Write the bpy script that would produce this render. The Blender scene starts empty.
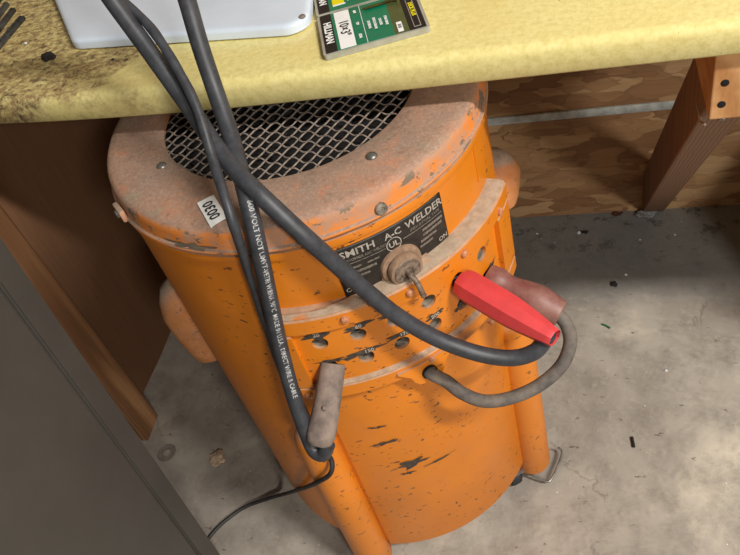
import bpy, bmesh, math, random
from mathutils import Vector, Matrix, noise
random.seed(7)
R_ = math.radians
S = bpy.context.scene
COL = S.collection

# ------------------------------------------------------------------ camera
YAW, PIT, ROL, FPX = R_(-22.153), R_(44.596), R_(-18.332), 770.0
CAM = Vector((0.291, -0.655, 1.10))
FWD = Vector((math.sin(YAW)*math.cos(PIT), math.cos(YAW)*math.cos(PIT), -math.sin(PIT)))
_r0 = Vector((math.cos(YAW), -math.sin(YAW), 0)); _u0 = _r0.cross(FWD)
RGT = math.cos(ROL)*_r0 + math.sin(ROL)*_u0
UPV = math.cos(ROL)*_u0 - math.sin(ROL)*_r0
cd = bpy.data.cameras.new('camera'); cam = bpy.data.objects.new('camera', cd); COL.objects.link(cam)
cd.sensor_fit = 'HORIZONTAL'; cd.sensor_width = 36; cd.lens = 36*FPX/740; cd.clip_start = .01
m = Matrix((RGT, UPV, -FWD)).transposed().to_4x4(); m.translation = CAM
cam.matrix_world = m
S.camera = cam

def ray(x, y): return FWD + RGT*(x-370)/FPX - UPV*(y-277.5)/FPX
def at(x, y, dep): return CAM + ray(x, y)*dep
def on_plane(x, y, ax, v):
    D = ray(x, y); return CAM + D*((v-CAM[ax])/D[ax])
def on_cyl(x, y, R=.2):
    D = ray(x, y); a = D.x**2+D.y**2; b = 2*(CAM.x*D.x+CAM.y*D.y); c = CAM.x**2+CAM.y**2-R*R
    q = max(b*b-4*a*c, 0); P = CAM + D*((-b-math.sqrt(q))/2/a)
    return math.degrees(math.atan2(P.y, P.x)), P.z
def cy(th, z, R): t = R_(th); return Vector((R*math.cos(t), R*math.sin(t), z))
def rad(th): t = R_(th); return Vector((math.cos(t), math.sin(t), 0))

# ------------------------------------------------------------------ object helpers
def link(o, parent=None):
    COL.objects.link(o)
    if parent: o.parent = parent
    return o
def tag(o, label, cat, group=None, kind=None):
    o['label'] = label
    if cat: o['category'] = cat
    if group: o['group'] = group
    if kind: o['kind'] = kind
    return o
def thing(name, label, cat, loc=(0, 0, 0), group=None):
    o = bpy.data.objects.new(name, None); o.location = loc; o.empty_display_size = .02
    COL.objects.link(o); tag(o, label, cat, group)
    bpy.context.view_layer.update(); return o
def mesh(name, V, F, mat, parent=None, smooth=True, angle=35):
    me = bpy.data.meshes.new(name); me.from_pydata([tuple(v) for v in V], [], F); me.update()
    return finish(name, me, mat, parent, smooth, angle)
def finish(name, me, mat, parent=None, smooth=True, angle=35):
    bm = bmesh.new(); bm.from_mesh(me); bmesh.ops.recalc_face_normals(bm, faces=bm.faces)
    for f in bm.faces: f.smooth = smooth
    if smooth:
        for e in bm.edges:
            if len(e.link_faces) == 2 and e.calc_face_angle(0) > R_(angle): e.smooth = False
    bm.to_mesh(me); bm.free()
    o = bpy.data.objects.new(name, me)
    if mat: me.materials.append(mat)
    link(o, parent)
    if parent: o.matrix_parent_inverse = Matrix.Translation(-parent.location)   # all coordinates given in world space
    return o
class MB:
    def __init__(s): s.V = []; s.F = []
    def add(s, V, F):
        n = len(s.V); s.V += [Vector(v) for v in V]; s.F += [tuple(i+n for i in f) for f in F]; return s
    def build(s, name, mat, parent=None, smooth=True, angle=35): return mesh(name, s.V, s.F, mat, parent, smooth, angle)

def catmull(P, n=8):
    P = [Vector(p) for p in P]; Q = [P[0]*2-P[1]]+P+[P[-1]*2-P[-2]]; out = []
    for i in range(1, len(Q)-2):
        a, b, c, d = Q[i-1:i+3]
        for k in range(n):
            t = k/n
            out.append(.5*((2*b)+(c-a)*t+(2*a-5*b+4*c-d)*t*t+(3*b-a-3*c+d)*t**3))
    out.append(P[-1]); return out
def frames(P):
    T = [(P[min(i+1, len(P)-1)]-P[max(i-1, 0)]).normalized() for i in range(len(P))]
    n = T[0].orthogonal().normalized(); out = []
    for t in T:
        n = (n-t*n.dot(t)).normalized(); out.append((t, n, t.cross(n)))
    return out
def tube(P, r, seg=14, cap=True, sides=None):
    P = [Vector(p) for p in P]; rr = r if isinstance(r, (list, tuple)) else [r]*len(P)
    V = []; F = []
    for p, (t, n, b), q in zip(P, frames(P), rr):
        for k in range(seg):
            a = 2*math.pi*k/seg; V.append(p+(n*math.cos(a)+b*math.sin(a))*q)
    for i in range(len(P)-1):
        for k in range(seg):
            F.append((i*seg+k, i*seg+(k+1) % seg, (i+1)*seg+(k+1) % seg, (i+1)*seg+k))
    if cap: F.append(tuple(range(seg))[::-1]); F.append(tuple((len(P)-1)*seg+k for k in range(seg)))
    return V, F
def lathe(profile, origin, axis, seg=32, xdir=None, open_end=False):
    """profile: (radius, height along axis)"""
    ax = Vector(axis).normalized(); x = (Vector(xdir) if xdir else ax.orthogonal()); x = (x-ax*x.dot(ax)).normalized(); y = ax.cross(x)
    o = Vector(origin); V = []; F = []
    for r, h in profile:
        for k in range(seg):
            a = 2*math.pi*k/seg; V.append(o+ax*h+(x*math.cos(a)+y*math.sin(a))*r)
    n = len(profile)
    for i in range(n-1):
        for k in range(seg): F.append((i*seg+k, i*seg+(k+1) % seg, (i+1)*seg+(k+1) % seg, (i+1)*seg+k))
    if profile[0][0] > 1e-6: F.append(tuple(range(seg))[::-1])
    if profile[-1][0] > 1e-6 and not open_end: F.append(tuple((n-1)*seg+k for k in range(seg)))
    return V, F
def sector(profile, a0, a1, n):
    """closed (r,z) profile swept from a0 to a1 degrees about the z axis"""
    V = []; F = []; m_ = len(profile)
    for i in range(n+1):
        t = R_(a0+(a1-a0)*i/n)
        for r, z in profile: V.append(Vector((r*math.cos(t), r*math.sin(t), z)))
    for i in range(n):
        for k in range(m_): F.append((i*m_+k, i*m_+(k+1) % m_, (i+1)*m_+(k+1) % m_, (i+1)*m_+k))
    F.append(tuple(range(m_))); F.append(tuple(n*m_+k for k in range(m_))[::-1])
    return V, F
def box(c, sz, M=None, bev=0.0, seg=2):
    bm = bmesh.new(); bmesh.ops.create_cube(bm, size=1)
    for v in bm.verts: v.co = Vector((v.co.x*sz[0], v.co.y*sz[1], v.co.z*sz[2]))
    if bev: bmesh.ops.bevel(bm, geom=bm.edges[:], offset=bev, segments=seg, affect='EDGES', profile=.5)
    M = M or Matrix.Identity(3); c = Vector(c)
    V = [c+M@v.co for v in bm.verts]; F = [tuple(v.index for v in f.verts) for f in bm.faces]
    bm.free(); return V, F
def prism(poly, z0, z1, fn=lambda p: p):
    n = len(poly); V = [fn(Vector((x, y, z0))) for x, y in poly]+[fn(Vector((x, y, z1))) for x, y in poly]
    F = [tuple(range(n))[::-1], tuple(range(n, 2*n))]+[(i, (i+1) % n, n+(i+1) % n, n+i) for i in range(n)]
    return V, F
def rrect(w, h, r, n=6, cx=0, cyy=0):
    out = []
    for sx, sy, a0 in ((1, 1, 0), (-1, 1, 90), (-1, -1, 180), (1, -1, 270)):
        for k in range(n+1):
            a = R_(a0+90*k/n); out.append((cx+sx*(w/2-r)+r*math.cos(a), cyy+sy*(h/2-r)+r*math.sin(a)))
    return out
def blob(w, h, seed, n=22, rough=.35):
    rnd = random.Random(seed); ph = [rnd.random()*9 for _ in range(3)]; out = []
    for k in range(n):
        a = 2*math.pi*k/n
        q = 1+rough*(math.sin(2*a+ph[0])*.4+math.sin(5*a+ph[1])*.4+math.sin(7*a+ph[2])*.3+(rnd.random()-.5)*.8)
        out.append((w/2*math.cos(a)*q, h/2*math.sin(a)*q))
    return out
def text_mesh(s, size, bold=0.0, align='CENTER', sx=1.0, space=1.0):
    c = bpy.data.curves.new('writing', 'FONT'); c.body = s; c.size = size; c.align_x = align; c.align_y = 'CENTER'
    c.offset = bold; c.resolution_u = 2; c.space_character = space
    o = bpy.data.objects.new('writing', c); COL.objects.link(o); bpy.context.view_layer.update()
    me = bpy.data.meshes.new_from_object(o.evaluated_get(bpy.context.evaluated_depsgraph_get()))
    V = [(v.co.x*sx, v.co.y, 0) for v in me.vertices]; F = [tuple(p.vertices) for p in me.polygons]
    bpy.data.objects.remove(o); bpy.data.meshes.remove(me); return V, F
def rot2(V, deg, dx=0, dy=0):
    c, s = math.cos(R_(deg)), math.sin(R_(deg))
    return [(v[0]*c-v[1]*s+dx, v[0]*s+v[1]*c+dy, v[2] if len(v) > 2 else 0) for v in V]

# ------------------------------------------------------------------ materials
def lin(c): return tuple((((x/255)+.055)/1.055)**2.4 if x/255 > .04045 else x/255/12.92 for x in c)+(1,)
class Mat:
    def __init__(s, name, rough=.5, metal=0.0, color=None, spec=.5):
        s.m = bpy.data.materials.new(name); s.m.use_nodes = True; s.t = s.m.node_tree; s.N = s.t.nodes
        s.b = s.N['Principled BSDF']; s.b.inputs['Roughness'].default_value = rough; s.b.inputs['Metallic'].default_value = metal
        s.b.inputs['Specular IOR Level'].default_value = spec
        if color: s.b.inputs['Base Color'].default_value = lin(color)
        s.tc = None
    def L(s, a, b): s.t.links.new(a, b)
    def coord(s, scale=(1, 1, 1), rot=(0, 0, 0), loc=(0, 0, 0)):
        if not s.tc: s.tc = s.N.new('ShaderNodeTexCoord')
        mp = s.N.new('ShaderNodeMapping'); mp.inputs['Scale'].default_value = scale; mp.inputs['Rotation'].default_value = rot; mp.inputs['Location'].default_value = loc
        s.L(s.tc.outputs['Object'], mp.inputs['Vector']); return mp.outputs[0]
    def noise(s, scale, detail=4, rough=.55, vec=None, dist=0):
        n = s.N.new('ShaderNodeTexNoise'); n.inputs['Scale'].default_value = scale; n.inputs['Detail'].default_value = detail
        n.inputs['Roughness'].default_value = rough; n.inputs['Distortion'].default_value = dist
        s.L(vec or s.coord(), n.inputs['Vector']); return n.outputs['Fac']
    def voro(s, scale, vec=None, feature='F1', out='Distance', rnd=1):
        n = s.N.new('ShaderNodeTexVoronoi'); n.feature = feature; n.inputs['Scale'].default_value = scale; n.inputs['Randomness'].default_value = rnd
        s.L(vec or s.coord(), n.inputs['Vector']); return n.outputs[out]
    def ramp(s, fac, stops):
        n = s.N.new('ShaderNodeValToRGB'); e = n.color_ramp.elements
        while len(e) < len(stops): e.new(.5)
        for i, (p, c) in enumerate(stops):
            e[i].position = p; e[i].color = (c, c, c, 1) if isinstance(c, (int, float)) else lin(c)
        s.L(fac, n.inputs[0]); return n.outputs[0]
    def step(s, fac, a, b): return s.ramp(fac, [(a, 0), (b, 1)])
    def math(s, op, a, b=None, clamp=False):
        n = s.N.new('ShaderNodeMath'); n.operation = op; n.use_clamp = clamp
        for i, v in enumerate((a, b)):
            if v is None: continue
            if isinstance(v, (int, float)): n.inputs[i].default_value = v
            else: s.L(v, n.inputs[i])
        return n.outputs[0]
    def mix(s, fac, a, b, mode='MIX'):
        n = s.N.new('ShaderNodeMix'); n.data_type = 'RGBA'; n.blend_type = mode
        for i, v in ((0, fac), (6, a), (7, b)):
            if isinstance(v, (int, float)): n.inputs[i].default_value = v
            elif isinstance(v, tuple): n.inputs[i].default_value = lin(v)
            else: s.L(v, n.inputs[i])
        return n.outputs[2]
    def sep(s, what='coord', vec=None):
        n = s.N.new('ShaderNodeSeparateXYZ')
        if what == 'normal':
            g = s.N.new('ShaderNodeNewGeometry'); s.L(g.outputs['Normal'], n.inputs[0])
        else: s.L(vec or s.coord(), n.inputs[0])
        return n.outputs
    def color(s, c): s.L(c, s.b.inputs['Base Color']); return s
    def rough(s, c): s.L(c, s.b.inputs['Roughness']); return s
    def bump(s, h, strength=.3, dist=.002):
        n = s.N.new('ShaderNodeBump'); n.inputs['Strength'].default_value = strength; n.inputs['Distance'].default_value = dist
        s.L(h, n.inputs['Height']); s.L(n.outputs[0], s.b.inputs['Normal']); return s

def orange(name, dust=.0, up=1.0, base=(226, 130, 12), chips=1.0):
    M = Mat(name, .42)
    n1 = M.noise(9, 3); c = M.mix(M.step(n1, .35, .7), base, tuple(int(x*.93) for x in base))
    c = M.mix(M.math('MULTIPLY', M.step(M.noise(22, 5, .7, M.coord((1, 1, .8))), .5, .72), .35), c, (214, 126, 64))
    if chips:
        ch = M.step(M.noise(95, 3, .6, M.coord((1, 1, 1.9), (0.3, .5, 0))), .645, .66)
        ch = M.math('MULTIPLY', ch, M.step(M.noise(7, 2), .40, .52))
        ch2 = M.step(M.noise(38, 6, .75, M.coord((1.4, .7, 2.2), (.6, .2, .5))), .665, .675)
        ch = M.math('MAXIMUM', ch, ch2)
        c = M.mix(M.math('MULTIPLY', ch, .85*chips), c, (62, 46, 38))
    nz = M.sep('normal')[2]
    d = M.math('MULTIPLY', M.step(nz, .25, .75), up)
    d = M.math('ADD', d, dust)
    d = M.math('MULTIPLY', d, M.ramp(M.noise(26, 7, .7), [(.30, .55), (.62, 1)]), True)
    dc = M.ramp(M.noise(60, 5, .7), [(.3, (142, 122, 104)), (.7, (186, 164, 144))])
    c = M.mix(d, c, dc); M.color(c)
    M.rough(M.math('ADD', M.math('MULTIPLY', d, .45), .38, True))
    M.bump(M.math('ADD', M.noise(60, 5, .6), M.math('MULTIPLY', M.noise(9, 2), 2)), .18, .0015); return M.m
ORANGE = orange('orange_paint', .03, .85)
ORANGE_LEG = orange('orange_paint_leg', .06, .7)
def lid_mat():
    M = Mat('dusty_orange_lid', .75)
    salmon = M.ramp(M.noise(14, 6, .65), [(.25, (180, 124, 94)), (.45, (162, 128, 108)), (.7, (146, 124, 110))])
    grey = M.step(M.noise(16, 6, .7, M.coord((1, 1, 1), (0, 0, 0), (3, 1, 0))), .58, .63)
    c = M.mix(M.math('MULTIPLY', grey, .7), salmon, (150, 134, 112))
    c = M.mix(M.math('MULTIPLY', M.step(M.noise(30, 6, .7), .57, .66), .5), c, (196, 122, 82))
    c = M.mix(M.math('MULTIPLY', M.step(M.noise(210, 3), .54, .66), .5), c, (118, 92, 76))
    c = M.mix(M.math('MULTIPLY', M.step(M.noise(420, 3), .50, .60), .22), c, (214, 184, 160))
    ck = M.ramp(M.noise(26, 6, .65, M.coord((1, 1, 1), (0, 0, 0), (7, 3, 0))), [(.485, 0), (.495, 1), (.505, 0)])
    c = M.mix(M.math('MULTIPLY', M.math('MULTIPLY', ck, M.step(M.noise(9, 2), .5, .58)), .5), c, (112, 82, 62))
    nz = M.sep('normal')[2]
    side = M.ramp(nz, [(.35, 1), (.8, 0)])
    oc = M.mix(M.step(M.noise(24, 5, .7), .44, .56), (220, 130, 52), (186, 138, 108))
    oc = M.mix(M.step(M.noise(42, 5, .7, M.coord((1, 1, 1.6), (0, 0, 0), (5, 2, 2))), .565, .58), oc, (124, 106, 88))
    M.color(M.mix(side, c, oc)); M.bump(M.noise(70, 6, .7), .35, .002); return M.m
LID = lid_mat()
def dust_mat(name, a=(150, 128, 106), b=(190, 168, 146)):
    M = Mat(name, .95); M.color(M.mix(M.step(M.noise(25, 4), .6, .7), M.ramp(M.noise(90, 6, .7), [(.3, a), (.7, b)]), (196, 120, 64)))
    M.bump(M.noise(140, 6, .7), .6, .002); return M.m
DUST = dust_mat('caked_dust')
def simple(name, col, rough=.5, metal=0, var=.15, scale=60, bump=.15, col2=None, spec=.5):
    M = Mat(name, rough, metal, None, spec); c2 = col2 or tuple(int(x*(1-var)) for x in col)
    M.color(M.ramp(M.noise(scale, 5, .65), [(.35, c2), (.65, col)]))
    if bump: M.bump(M.noise(scale*1.5, 4), bump, .001)
    return M.m
RUBBER = simple('black_rubber', (66, 67, 72), .48, 0, .25, 90, .2)
RUBBER_DUSTY = simple('dusty_black_rubber', (122, 111, 100), .75, 0, .3, 45, .3, (78, 74, 72))
RUBBER_CORD = simple('cord_rubber', (48, 44, 42), .6, 0, .3, 90, .2)
GREYPLUG = simple('dusty_grey_plug', (148, 130, 118), .85, 0, .3, 60, .5, (104, 92, 86))
MAROON = simple('maroon_plug', (150, 112, 100), .5, 0, .3, 30, .2, (120, 70, 66))
RED = simple('red_plastic', (226, 74, 76), .5, 0, .08, 40, .1)
BLACK = simple('black_interior', (12, 11, 10), .9, 0, .3)
SOCKET = simple('socket_metal', (158, 146, 130), .7, .1, .5, 120, .3)
WIRE = simple('dusty_wire', (158, 142, 130), .8, .1, .35, 200, .3)
STEEL = simple('dull_steel', (150, 146, 140), .4, .7, .25)
BOLT = simple('painted_bolt', (206, 150, 112), .7, 0, .3, 200, .3, (170, 96, 50))
KNOBM = simple('worn_knob', (150, 130, 112), .6, .1, .5, 160, .5, (70, 60, 52))
KNOBBASE = dust_mat('knob_dust', (120, 92, 72), (168, 138, 112))
PLATE = simple('black_nameplate', (52, 47, 42), .5, .1, .4, 120, .15, (34, 31, 29))
INK_W = simple('plate_lettering', (188, 180, 168), .6, 0, .3, 300, 0, (150, 140, 128))
INK_G = simple('plate_small_print', (140, 130, 118), .6, 0, .5, 500, 0, (74, 66, 58))
SCRAPE = simple('scraped_paint', (84, 74, 64), .7, 0, .5, 200, .4, (48, 42, 38))
WHITE = simple('white_label', (248, 248, 246), .5, 0, .05, 60, 0)
INK = simple('black_ink', (24, 24, 26), .5, 0, .1, 60, 0)
CABLE_INK = simple('white_cable_print', (205, 205, 205), .6, 0, .4, 300, 0, (120, 120, 120))
GALV = simple('galvanised_steel', (214, 222, 220), .5, .0, .3, 40, .2, (160, 168, 166))
TRAYM = simple('white_plastic', (216, 228, 242), .32, 0, .05, 8, .05)
GREEN = simple('green_card', (0, 122, 88), .3, 0, .1, 20, 0)
OLIVE = simple('olive_window', (84, 96, 56), .2, 0, .2, 40, 0)
CLEAR = simple('clear_blister_plastic', (176, 174, 160), .2, 0, .15, 40, .1)
YELLOW = simple('yellow_sticker', (238, 220, 20), .4, 0, .05, 20, 0)
SCREWM = simple('coated_screw', (96, 88, 40), .4, .4, .3)
BAR = simple('dark_steel_bar', (96, 98, 100), .45, .5, .5, 60, .3, (44, 44, 44))
LUMPM = simple('black_slag', (44, 36, 32), .8, 0, .5, 300, .8)
PAPER = simple('crumpled_paper', (204, 174, 146), .9, 0, .25, 90, .4)
STONE = simple('concrete_crumb', (150, 152, 152), .9, 0, .35, 120, .5)
GLASSY = simple('pale_chip', (220, 228, 232), .3, 0, .1)

def floor_mat():
    M = Mat('concrete', .62)
    c = M.ramp(M.noise(3.2, 8, .62, None, .6), [(.3, (132, 125, 117)), (.48, (166, 158, 147)), (.56, (175, 167, 155)), (.72, (210, 200, 182))])
    c = M.mix(M.math('MULTIPLY', M.step(M.noise(14, 7, .7), .45, .66), .6), c, (118, 110, 102))
    c = M.mix(M.math('MULTIPLY', M.step(M.noise(55, 5, .7), .55, .75), .4), c, (206, 194, 176))
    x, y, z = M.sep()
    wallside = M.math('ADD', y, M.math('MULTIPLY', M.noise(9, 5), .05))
    c = M.mix(M.math('MULTIPLY', M.step(wallside, .30, .38), .68), c, (110, 117, 120))  # grey wall-side dirt, with the worktop's shade painted into the colour
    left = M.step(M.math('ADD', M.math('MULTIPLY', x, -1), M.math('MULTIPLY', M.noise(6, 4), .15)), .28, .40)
    c = M.mix(M.math('MULTIPLY', left, .3), c, (120, 108, 98))  # left floor darkened: the shade beside the welder painted in
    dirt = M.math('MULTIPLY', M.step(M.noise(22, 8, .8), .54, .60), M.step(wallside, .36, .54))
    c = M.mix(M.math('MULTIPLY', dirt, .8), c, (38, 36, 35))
    dk = M.step(M.noise(34, 5, .7, M.coord((1, 2, 1), (0, 0, .4))), .65, .67)
    c = M.mix(M.math('MULTIPLY', dk, .7), c, (60, 54, 48))
    cn = M.noise(3.5, 6, .55, M.coord((1, 1, 1), (0, 0, 0), (.3, .1, 0)), .8)
    crack = M.ramp(cn, [(.492, 0), (.499, 1), (.506, 0)])
    crack = M.math('MULTIPLY', crack, M.step(M.noise(5, 3), .52, .6))
    c = M.mix(M.math('MULTIPLY', crack, .5), c, (92, 82, 72))
    fl = M.ramp(M.voro(38, M.coord()), [(.035, 1), (.045, 0)]); fl = M.math('MULTIPLY', fl, M.step(M.noise(17, 2), .52, .56))
    c = M.mix(M.math('MULTIPLY', fl, .9), c, (228, 228, 222))
    M.color(c); M.bump(M.math('ADD', M.noise(30, 8, .7), M.noise(4, 4)), .35, .004); return M.m
def osb_mat():
    M = Mat('oriented_strand_board', .75)
    def warp(scale, rot, loc, amt):
        v = M.coord(scale, rot, loc); n = M.N.new('ShaderNodeTexNoise'); n.inputs['Scale'].default_value = 9; n.inputs['Detail'].default_value = 3; M.L(v, n.inputs['Vector'])
        k = M.N.new('ShaderNodeVectorMath'); k.operation = 'MULTIPLY_ADD'; M.L(n.outputs['Color'], k.inputs[0]); k.inputs[1].default_value = (amt,)*3; M.L(v, k.inputs[2]); return k.outputs[0]
    c = None; hs = []
    for i, (sc, ro, lo, vs) in enumerate((((1, 1, 2.6), (0, .55, 0), (0, 0, 0), 13), ((1, 1, 2.8), (0, -.7, 0), (3, 2, 1), 14), ((1, 1, 2.6), (0, 1.4, 0), (1, 5, 2), 12))):
        w = warp(sc, ro, lo, .12); v = M.voro(vs, w, 'F1', 'Color'); q = M.sep(vec=v)
        cc = M.ramp(q[0], [(0, (150, 110, 74)), (.5, (172, 132, 92)), (.85, (186, 148, 104)), (1, (206, 170, 126))])
        grain = M.ramp(M.noise(40, 4, .6, M.coord((sc[0]*.4, 1, sc[2]*2), ro)), [(.3, .8), (.7, 1.0)])
        cc = M.mix(1.0, cc, grain, 'MULTIPLY')
        d = M.ramp(M.voro(vs, w, 'DISTANCE_TO_EDGE'), [(0, .6), (.05, 1)]); cc = M.mix(.5, cc, d, 'MULTIPLY')
        hs.append(q[1]); c = cc if c is None else M.mix(M.step(q[2], .55, .58), c, cc)
    M.color(c); M.bump(M.math('ADD', hs[0], M.math('ADD', hs[1], hs[2])), .35, .002); return M.m
def wood_mat(name, a, b, rot=(0, 0, 0), scale=(1, 1, 1), ws=14, rough=.7, dis=5):
    M = Mat(name, rough); v = M.coord(scale, rot)
    w = M.N.new('ShaderNodeTexWave'); w.inputs['Scale'].default_value = ws; w.inputs['Distortion'].default_value = dis; w.inputs['Detail'].default_value = 3
    w.inputs['Detail Scale'].default_value = .9; M.L(v, w.inputs['Vector'])
    c = M.ramp(w.outputs['Fac'], [(.1, a), (.75, b)])
    c = M.mix(.3, c, M.ramp(M.noise(120, 4, .6, M.coord((scale[0]*1.0, scale[1], scale[2]*.12), rot)), [(.3, a), (.7, b)]))
    M.color(c); M.bump(w.outputs['Fac'], .15, .001); return M.m
def laminate():
    M = Mat('yellow_laminate', .32)
    c = M.ramp(M.noise(160, 6, .75), [(.3, (206, 192, 122)), (.55, (230, 217, 148)), (.8, (240, 230, 172))])
    x, y, z = M.sep()
    wear = M.math('MULTIPLY', M.step(M.noise(12, 5), .4, .7), .35)
    c = M.mix(wear, c, (218, 190, 112))
    # grime that thickens towards the left end and away from the front edge
    lf = M.math('ADD', M.math('MULTIPLY', x, -1.9), M.math('MULTIPLY', y, .8))
    g = M.math('ADD', lf, M.math('MULTIPLY', M.noise(13, 7, .7), 1.15))
    gm = M.step(g, .86, 1.26)
    gfine = M.math('MULTIPLY', M.ramp(M.noise(110, 8, .8, M.coord((1, 1.4, 1))), [(.40, .15), (.58, 1)]), gm)
    c = M.mix(M.math('MULTIPLY', gfine, .88), c, (128, 92, 60))
    dark = M.math('MULTIPLY', M.step(M.noise(70, 8, .8), .52, .60), M.step(g, .98, 1.22))
    c = M.mix(M.math('MULTIPLY', dark, .8), c, (62, 44, 34))
    st = M.math('MULTIPLY', M.step(M.noise(24, 6, .75, M.coord((1, 2, 1), (0, 0, .1), (1, 0, 0))), .61, .68), M.step(M.math('MULTIPLY', x, -1), -.0, .04))
    c = M.mix(M.math('MULTIPLY', st, .6), c, (134, 98, 60))
    sp = M.step(M.noise(75, 3, .6, M.coord((1, 2, 1), (0, 0, .3), (2, 2, 2))), .74, .755)
    M.color(M.mix(M.math('MULTIPLY', sp, .7), c, (96, 70, 40)))
    M.rough(M.ramp(g, [(.8, .3), (1.1, .8)])); M.bump(M.noise(220, 4), .06, .0008); return M.m
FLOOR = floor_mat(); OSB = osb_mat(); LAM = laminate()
PINE = wood_mat('pine_lumber', (120, 80, 50), (186, 138, 94), (0, 0, 0), (9, 9, .7), 3)
PINE_R = wood_mat('pine_brace', (112, 82, 60), (140, 108, 82), (R_(37), 0, 0), (30, 30, 1.2), 2.2, .7, 3)
PINE_END = wood_mat('fresh_plywood', (170, 116, 66), (206, 156, 104), (0, R_(20), 0), (3, 3, 7), 2.5, .7, 9)
PLY = wood_mat('brown_plywood', (106, 74, 50), (138, 98, 68), (0, 0, 0), (5, 2, .8), 2.2)
CABM = simple('grey_brown_enamel', (86, 82, 77), .5, .2, .06, 10, .05)
CABD = simple('dark_gap', (26, 24, 22), .8)

# ------------------------------------------------------------------ setting
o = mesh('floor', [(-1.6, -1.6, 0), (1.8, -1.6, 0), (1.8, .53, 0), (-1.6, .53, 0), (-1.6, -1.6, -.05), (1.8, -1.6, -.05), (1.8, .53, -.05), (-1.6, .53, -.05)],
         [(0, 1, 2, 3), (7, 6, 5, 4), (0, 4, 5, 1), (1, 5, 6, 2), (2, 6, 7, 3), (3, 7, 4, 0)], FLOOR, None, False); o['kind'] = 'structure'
V, F = box((.1, .54, .75), (3.4, .02, 1.5)); o = mesh('wall_back', V, F, OSB, None, False); o['kind'] = 'structure'

# ------------------------------------------------------------------ worktop and what carries it
T_TOP, T_BOT, T_Y = .7435, .712, -.059
prof = [(T_Y+.003, T_BOT), (T_Y, T_BOT+.003)]
for k in range(7):
    a = R_(180-90*k/6); prof.append((T_Y+.010+.010*math.cos(a), T_TOP-.010+.010*math.sin(a)))
prof += [(.528, T_TOP), (.528, T_BOT)]
V = []; F = []; nx = 60
for i in range(nx+1):
    x = -1.1+2.3*i/nx
    sag = -.0022*math.sin(math.pi*(x+.35)/.8) if -.35 < x < .45 else 0
    bow = .14*max(0, .05-x)**2 if x > -.6 else .14*.65**2
    for y, z in prof: V.append((x, y+(bow if y < .5 else 0), z))
n = len(prof)
for i in range(nx):
    for k in range(n): F.append((i*n+k, i*n+(k+1) % n, (i+1)*n+(k+1) % n, (i+1)*n+k))
F += [tuple(range(n)), tuple(nx*n+k for k in range(n))[::-1]]
wt = mesh('countertop', V, F, LAM, None, True, 50)
tag(wt, 'worn yellow laminate workbench top with brown grime over the welder', 'countertop')

strip = MB().add(*box((.1, .5275, .247), (1.9, .005, .016), None, .001)).build('metal_strip', GALV)
tag(strip, 'thin galvanised steel strip running along the strand board wall', 'metal strip')

# right-hand diagonal brace: left face in x = .405
pA, pB = Vector((0, .545, .012)), Vector((0, .030, .652))
ax = (pB-pA).normalized(); nrm = Vector((0, ax.z, -ax.y)); 
def brace():
    w = .088; V = []
    for x in (.406, .444):
        for p in (Vector((0, .53, .030)), Vector((0, .43, .0)), Vector((0, .4705, .0)), Vector((0, -.01, .635)), Vector((0, .062, .652)), Vector((0, .529, .035))): pass
    prof = [(.529, .0), (.468, .0), (.268, .295), (.105, .480), (-.028, .636), (-.040, .6525), (.048, .6525), (.178, .508), (.302, .367), (.529, .03)]
    prof = [(.5285, .0), (.524, .0), (-.024, .6400), (.066, .6400), (.5285, .098)]
    for x in (.406, .446): V += [(x, y, z) for y, z in prof]
    n = len(prof)
    F = [tuple(range(n)), tuple(range(n, 2*n))[::-1]]+[(i, (i+1) % n, n+(i+1) % n, n+i) for i in range(n)]
    return V, F
br = thing('diagonal_brace', 'dusty lumber brace slanting from wall base up to the worktop', 'brace', (.425, .5, 0))
V, F = brace(); o = mesh('board', V, F, PINE_R, br, False)
bm = bmesh.new(); bm.from_mesh(o.data); bmesh.ops.bevel(bm, geom=bm.edges[:], offset=.0015, segments=1, affect='EDGES'); bm.to_mesh(o.data); bm.free()
mesh('screw', *lathe([(0, .001), (.0035, .001), (.004, 0), (.004, -.002)], (.428, .0135, .595), (0, -.76, -.65), 12), STEEL, br)
blk = thing('support_block', 'pale wooden block with two screw holes under the right worktop edge', 'wooden block', (.46, -.05, .654))
V, F = box((.479, .084, .6763), (.150, .262, .0713), None, .0015)
o = mesh('block', V, F, PINE_END, blk, False)
for q in ((725, 83), (721.5, 104.5)):
    p = on_plane(q[0], q[1], 1, -.047)
    mesh('screw', *lathe([(0, .0004), (.0030, .0005), (.0036, .0002), (.0038, -.001)], p, (0, -1, 0), 14), BLACK, blk)
MB().add(*tube([on_plane(697, 104, 0, .4025), on_plane(700, 117, 0, .4025), on_plane(701, 122, 0, .4025), on_plane(705, 124.5, 0, .4025)], [.0010, .0014, .0016, .0012])).build('corner_bracket', simple('pale_metal', (196, 176, 160), .5), blk)

# left post and panel
post = thing('bench_end', 'dark plywood bench end with knotty pine post, left of the orange welder', 'bench end', (-.508, .02, 0))
V, F = box((-.509, .019, .356), (.040, .055, .712), None, .002); mesh('post', V, F, PINE, post, False)
V, F = prism([(.047, .712), (.047, .072), (.13, .066), (.528, .066), (.528, .712)], 0, .012, lambda p: Vector((-.499+p.z, p.x, p.y)))
mesh('side_panel', V, F, PLY, post, False)

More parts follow.
